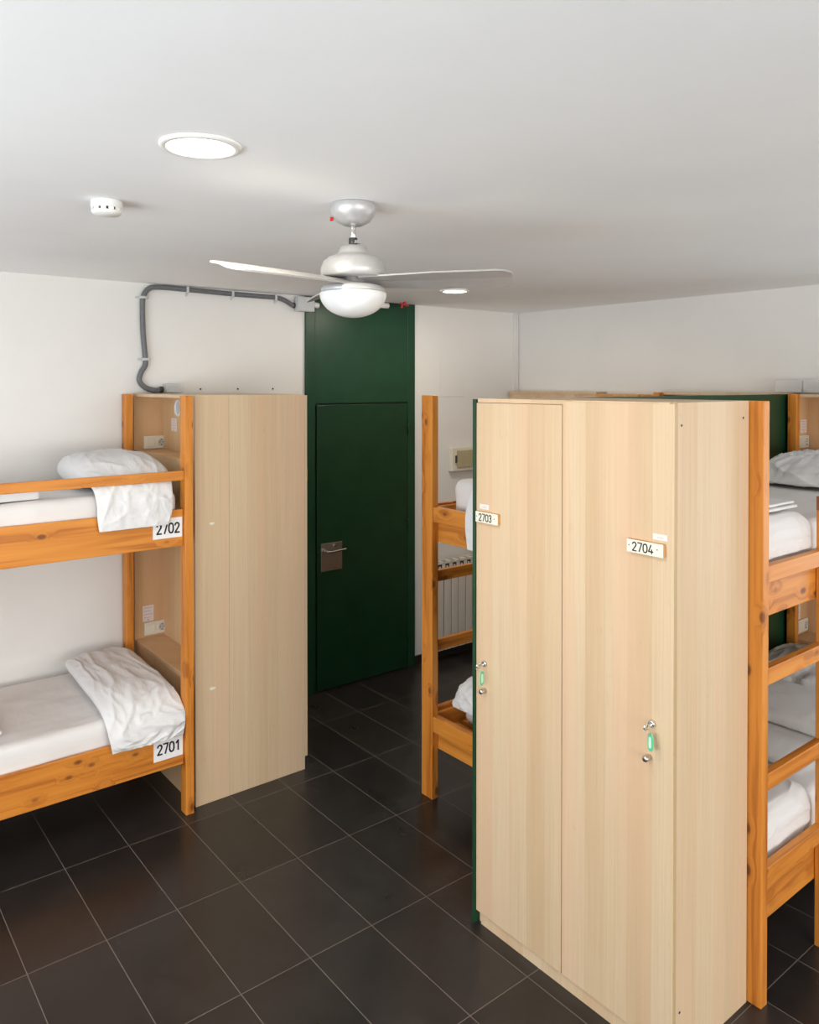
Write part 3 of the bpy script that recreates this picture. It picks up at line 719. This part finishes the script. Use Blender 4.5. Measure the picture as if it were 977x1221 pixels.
# bedding left
def mattress(x0, x1, y0, y1, z0, z1, label, seed, group='white covered mattresses'):
    og = ((x0+x1)/2, (y0+y1)/2, z0)
    o = obj('mattress', soft_block(x0, x1, y0, y1, z0, z1, .045, .004, 6, (80, 36, 8), seed), 'sheet', origin=og, smooth=True)
    return tag(o, label, 'mattress', group)
mattress(-.36, 1.640, 4.020, 4.880, 1.517, 1.718, 'white mattress on the upper left bunk, partly behind the guard rail', 1)
mattress(-.36, 1.640, 4.020, 4.880, .360, .585, 'white mattress on the lower left bunk behind card 2701', 4)
pillow('pillow', [(4.86, 1.770, .012, 1.32, 1.56), (4.78, 1.795, .055, 1.24, 1.63), (4.60, 1.810, .088, 1.19, 1.655), (4.40, 1.815, .095, 1.165, 1.655), (4.20, 1.806, .078, 1.175, 1.640),
                  (4.08, 1.787, .045, 1.190, 1.62), (4.004, 1.752, .022, 1.200, 1.600), (3.968, 1.690, .014, 1.205, 1.590), (3.962, 1.62, .012, 1.208, 1.582), (3.960, 1.552, .009, 1.215, 1.565)],
       'plump white pillow on the upper left bunk, its case hanging beside card 2702', group='white pillows', seed=2.0, mouth=True, amp=.006)
pillow('pillow', [(4.86, .640, .014, 1.30, 1.60), (4.80, .650, .050, 1.275, 1.64), (4.60, .652, .066, 1.265, 1.645), (4.40, .650, .064, 1.255, 1.640), (4.20, .642, .056, 1.25, 1.640),
                  (4.06, .618, .040, 1.250, 1.648), (3.985, .570, .026, 1.252, 1.650), (3.958, .525, .018, 1.256, 1.650), (3.955, .480, .014, 1.262, 1.646), (3.954, .442, .010, 1.272, 1.636)],
       'flat white pillow on the lower left bunk, drooping over the rail onto card 2701', group='white pillows', seed=11.0, mouth=True, amp=.008)
def folded(name, dims, label, seed, group=None, r=.012, mat='pillow'):
    x0, x1, y0, y1, z0, z1 = dims
    o = obj(name, soft_block(*dims, r, .002, 9, (24, 24, 5), seed), mat, origin=((x0+x1)/2, (y0+y1)/2, z0), smooth=True)
    return tag(o, label, 'folded sheet', group)
folded('folded_sheet', (.40, .975, 4.07, 4.40, 1.719, 1.765), 'folded white sheet behind the upper guard rail at the left edge', 3)
folded('folded_sheet', (.30, .822, 4.16, 4.50, .588, .616), 'folded white sheet on the lower left mattress, just its corner in view', 5)

# near right bunk
def right_bunk(label, y0, y1, side, loc):
    """side=-1: open side and ladder towards -y ; +1 towards +y"""
    o = thing('bunk_bed', label, 'bunk bed', loc, 'pine bunk beds')
    xa, xb = 2.772, 5.000
    for x in (xa, xb - .044):
        dp = .092 if x < 4 else .055
        post(o, x, x + .043, y0, y0 + dp); post(o, x, x + .043, y1 - dp, y1)
    fr = y0 if side < 0 else y1                 # open side
    def yy(a, b): return (fr + a, fr + b) if side < 0 else (fr - b, fr - a)
    for z0, z1 in ((1.410, 1.600), (.270, .450)):
        rail(o, 'side_rail', xa + .044, xb - .045, *yy(.036, .060), z0, z1)
        rail(o, 'side_rail', xa + .044, xb - .045, *((y1 - .05, y1 - .025) if side < 0 else (y0 + .025, y0 + .05)), z0, z1)
        rail(o, 'end_rail', xa + .004, xa + .042, y0 + .093, y1 - .093, z1 - .075, z1 + .007, 'y')
        rail(o, 'end_rail', xa + .044, xa + .066, *((y0 + .0615, y1 - .055) if side < 0 else (y0 + .055, y1 - .0615)), z0 + .001, z1 - .004, 'y')
        base(o, xa + .07, xb - .05, y0 + .065, y1 - .065, z0 + .10)
    # ladder: short post plus rungs
    lx = 3.264
    bm = B(); bx(bm, lx, lx + .045, *yy(.002, .034), 0, 1.77, .003); obj('ladder_post', bm, 'pine_z', o)
    for z1 in (1.612, 1.236, .847, .500 if side < 0 else .47):
        rail(o, 'ladder_rung', xa + .0435, lx - .0005, *yy(.002, .034), z1 - .062, z1)
    rail(o, 'guard_rail', lx - .006, xb - .045, *yy(.002, .030), 1.7705, 1.826)
    boxobj('rail_end_cap', (lx - .0095, lx - .0062, *yy(.002, .030), 1.7705, 1.826), 'pine_dark', o, .001, label='dark reddish brown end of the guard rail')
    return o
nb = right_bunk('orange pine bunk bed with a ladder at the right edge, behind locker 2704', 1.422, 2.390, -1, (3.9, 1.9, 0))
fb = right_bunk('orange pine bunk bed beyond the green divider, standing before the radiator', 2.435, 3.366, 1, (3.9, 2.9, 0))
mattress(2.85, 4.93, 1.49, 2.33, 1.512, 1.712, 'white mattress on the upper near right bunk', 7)
mattress(2.85, 4.93, 1.49, 2.33, .372, .590, 'white mattress on the lower near right bunk', 8)
mattress(2.885, 4.93, 2.48, 3.24, 1.512, 1.755, 'white mattress on the upper far bunk seen above the pine end rail', 9)
mattress(2.985, 4.93, 2.50, 3.26, .372, .455, 'white mattress on the lower far bunk under the crumpled pillow', 10)
# pillows at the wall end (path along x)
pillow('pillow', [(4.92, 1.800, .012, 1.60, 2.25), (4.82, 1.815, .040, 1.56, 2.30), (4.66, 1.822, .070, 1.55, 2.315), (4.50, 1.800, .070, 1.54, 2.31), (4.36, 1.770, .042, 1.56, 2.30), (4.27, 1.742, .014, 1.60, 2.27)],
       'creased white pillow by the niche on the upper near right bunk', group='white pillows', swap=True, seed=21.0, amp=.014)
pillow('pillow', [(4.92, .660, .012, 1.60, 2.25), (4.82, .672, .040, 1.56, 2.30), (4.66, .680, .070, 1.55, 2.315), (4.50, .665, .070, 1.54, 2.31), (4.36, .640, .044, 1.56, 2.30), (4.27, .614, .014, 1.60, 2.27)],
       'white pillow on the lower near right bunk seen between the ladder rungs', group='white pillows', swap=True, seed=31.0, amp=.010)
# far bunk pillows lie at the foot end
pillow('pillow', [(3.40, .500, .012, 2.66, 3.18), (3.30, .540, .060, 2.60, 3.23), (3.16, .570, .105, 2.58, 3.25), (3.02, .570, .115, 2.58, 3.255), (2.93, .545, .085, 2.60, 3.25), (2.888, .520, .035, 2.64, 3.235), (2.876, .505, .010, 2.66, 3.22)],
       'crumpled white pillow at the foot of the lower far bunk', group='white pillows', swap=True, seed=41.0, amp=.016)
pillow('pillow', [(3.36, 1.775, .010, 2.52, 2.93), (3.25, 1.800, .035, 2.50, 2.95), (3.05, 1.812, .050, 2.50, 2.96), (2.92, 1.790, .034, 2.50, 2.965), (2.82, 1.740, .016, 2.52, 2.985), (2.760, 1.64, .013, 2.54, 2.985), (2.745, 1.54, .011, 2.55, 2.98), (2.745, 1.43, .008, 2.57, 2.965)],
       'white pillow drooping over the end rail of the upper far bunk beside plate 2703', group='white pillows', swap=True, seed=51.0, amp=.005)
# folded blankets draped over the near side of both near mattresses
def drape(zt, zb, xa, xb, label, seed):
    return pillow('blanket', [(2.06, zt + .022, .012, xa + .02, xb - .02), (2.03, zt + .030, .020, xa, xb), (1.80, zt + .030, .020, xa, xb), (1.58, zt + .028, .020, xa, xb), (1.520, zt + .018, .018, xa, xb + .005), (1.489, zt - .02, .012, xa, xb + .01), (1.4855, zt - .06, .0075, xa, xb + .012), (1.4855, zb, .006, xa, xb + .015)],
                  label, 'blanket', 'folded blankets on the near right bunk', seed=seed, amp=.003, sq=.35, mat='blanket')
drape(1.716, 1.612, 2.86, 3.272, 'white folded blanket over the side of the upper near right mattress', 3.0)
drape(.594, .462, 2.86, 3.285, 'white folded blanket over the side of the lower near right mattress', 6.0)
folded('folded_sheet', (2.90, 3.268, 1.53, 1.85, 1.770, 1.784), 'thin folded white sheet on the upper blanket, lower of two', 12, 'folded sheets on the near right bunk', r=.006)
folded('folded_sheet', (2.90, 3.262, 1.54, 1.84, 1.785, 1.800), 'thin folded white sheet on the upper blanket, upper of two', 14, 'folded sheets on the near right bunk', r=.006)
folded('folded_sheet', (3.42, 4.05, 1.60, 2.15, .595, .622), 'folded white sheet lying on the lower near right mattress', 15, 'folded sheets on the near right bunk', r=.012, mat='blanket')
folded('folded_sheet', (3.75, 4.20, 1.62, 2.22, .624, .70), 'thick folded white sheet stacked in front of the lower right pillow', 16, 'folded sheets on the near right bunk', r=.03, mat='blanket')

# niche units on the right wall
n1 = thing('bed_head_niche', 'maple bed head niche with sockets at the pillow end of the near right bunk', 'niche', (5.12, 1.9, 0), 'maple bed head niches on the right wall')
niche(n1, 5.004, .212, 1.422, 2.394, 2.214, xs=5.044, ring=False)
sticker(n1, 5.10, 5.18, 2.376, 1.965, 2.05)
n2 = thing('bed_head_niche', 'maple bed head niche of the far bunk, only its top edge above the divider', 'niche', (5.12, 2.9, 0), 'maple bed head niches on the right wall')
niche(n2, 5.004, .212, 2.430, 3.40, 2.220, xs=5.044, ring=False)
wp = thing('wall_cabinet', 'pale wood cabinet top in the back right room corner above locker 2703', 'cabinet', (5.15, 4.5, 0))
boxobj('body', (5.09, XR - .002, 3.985, YB - .015, 0, 2.194), 'maple', wp, .001); boxobj('top_board', (5.085, XR - .002, 3.98, YB - .015, 2.1945, 2.216), 'maple', wp, .002)
wp = thing('wall_cabinet', 'lower brown-topped cabinet along the right wall between the far niche and the corner cabinet', 'cabinet', (5.15, 3.7, 0))
boxobj('body', (5.06, XR - .002, 3.57, 3.975, 0, 2.180), 'maple_in', wp, .001); boxobj('top_board', (5.055, XR - .002, 3.565, 3.975, 2.1805, 2.200), 'block', wp, .002)
bm = B(); bx(bm, 5.05, 5.19, 3.41, 3.555, 0, 2.20, .002); tag(obj('wooden_post', bm, 'pine_z', origin=(5.12, 3.48, 0)), 'orange pine post at the right wall, just its top above locker 2704', 'post')
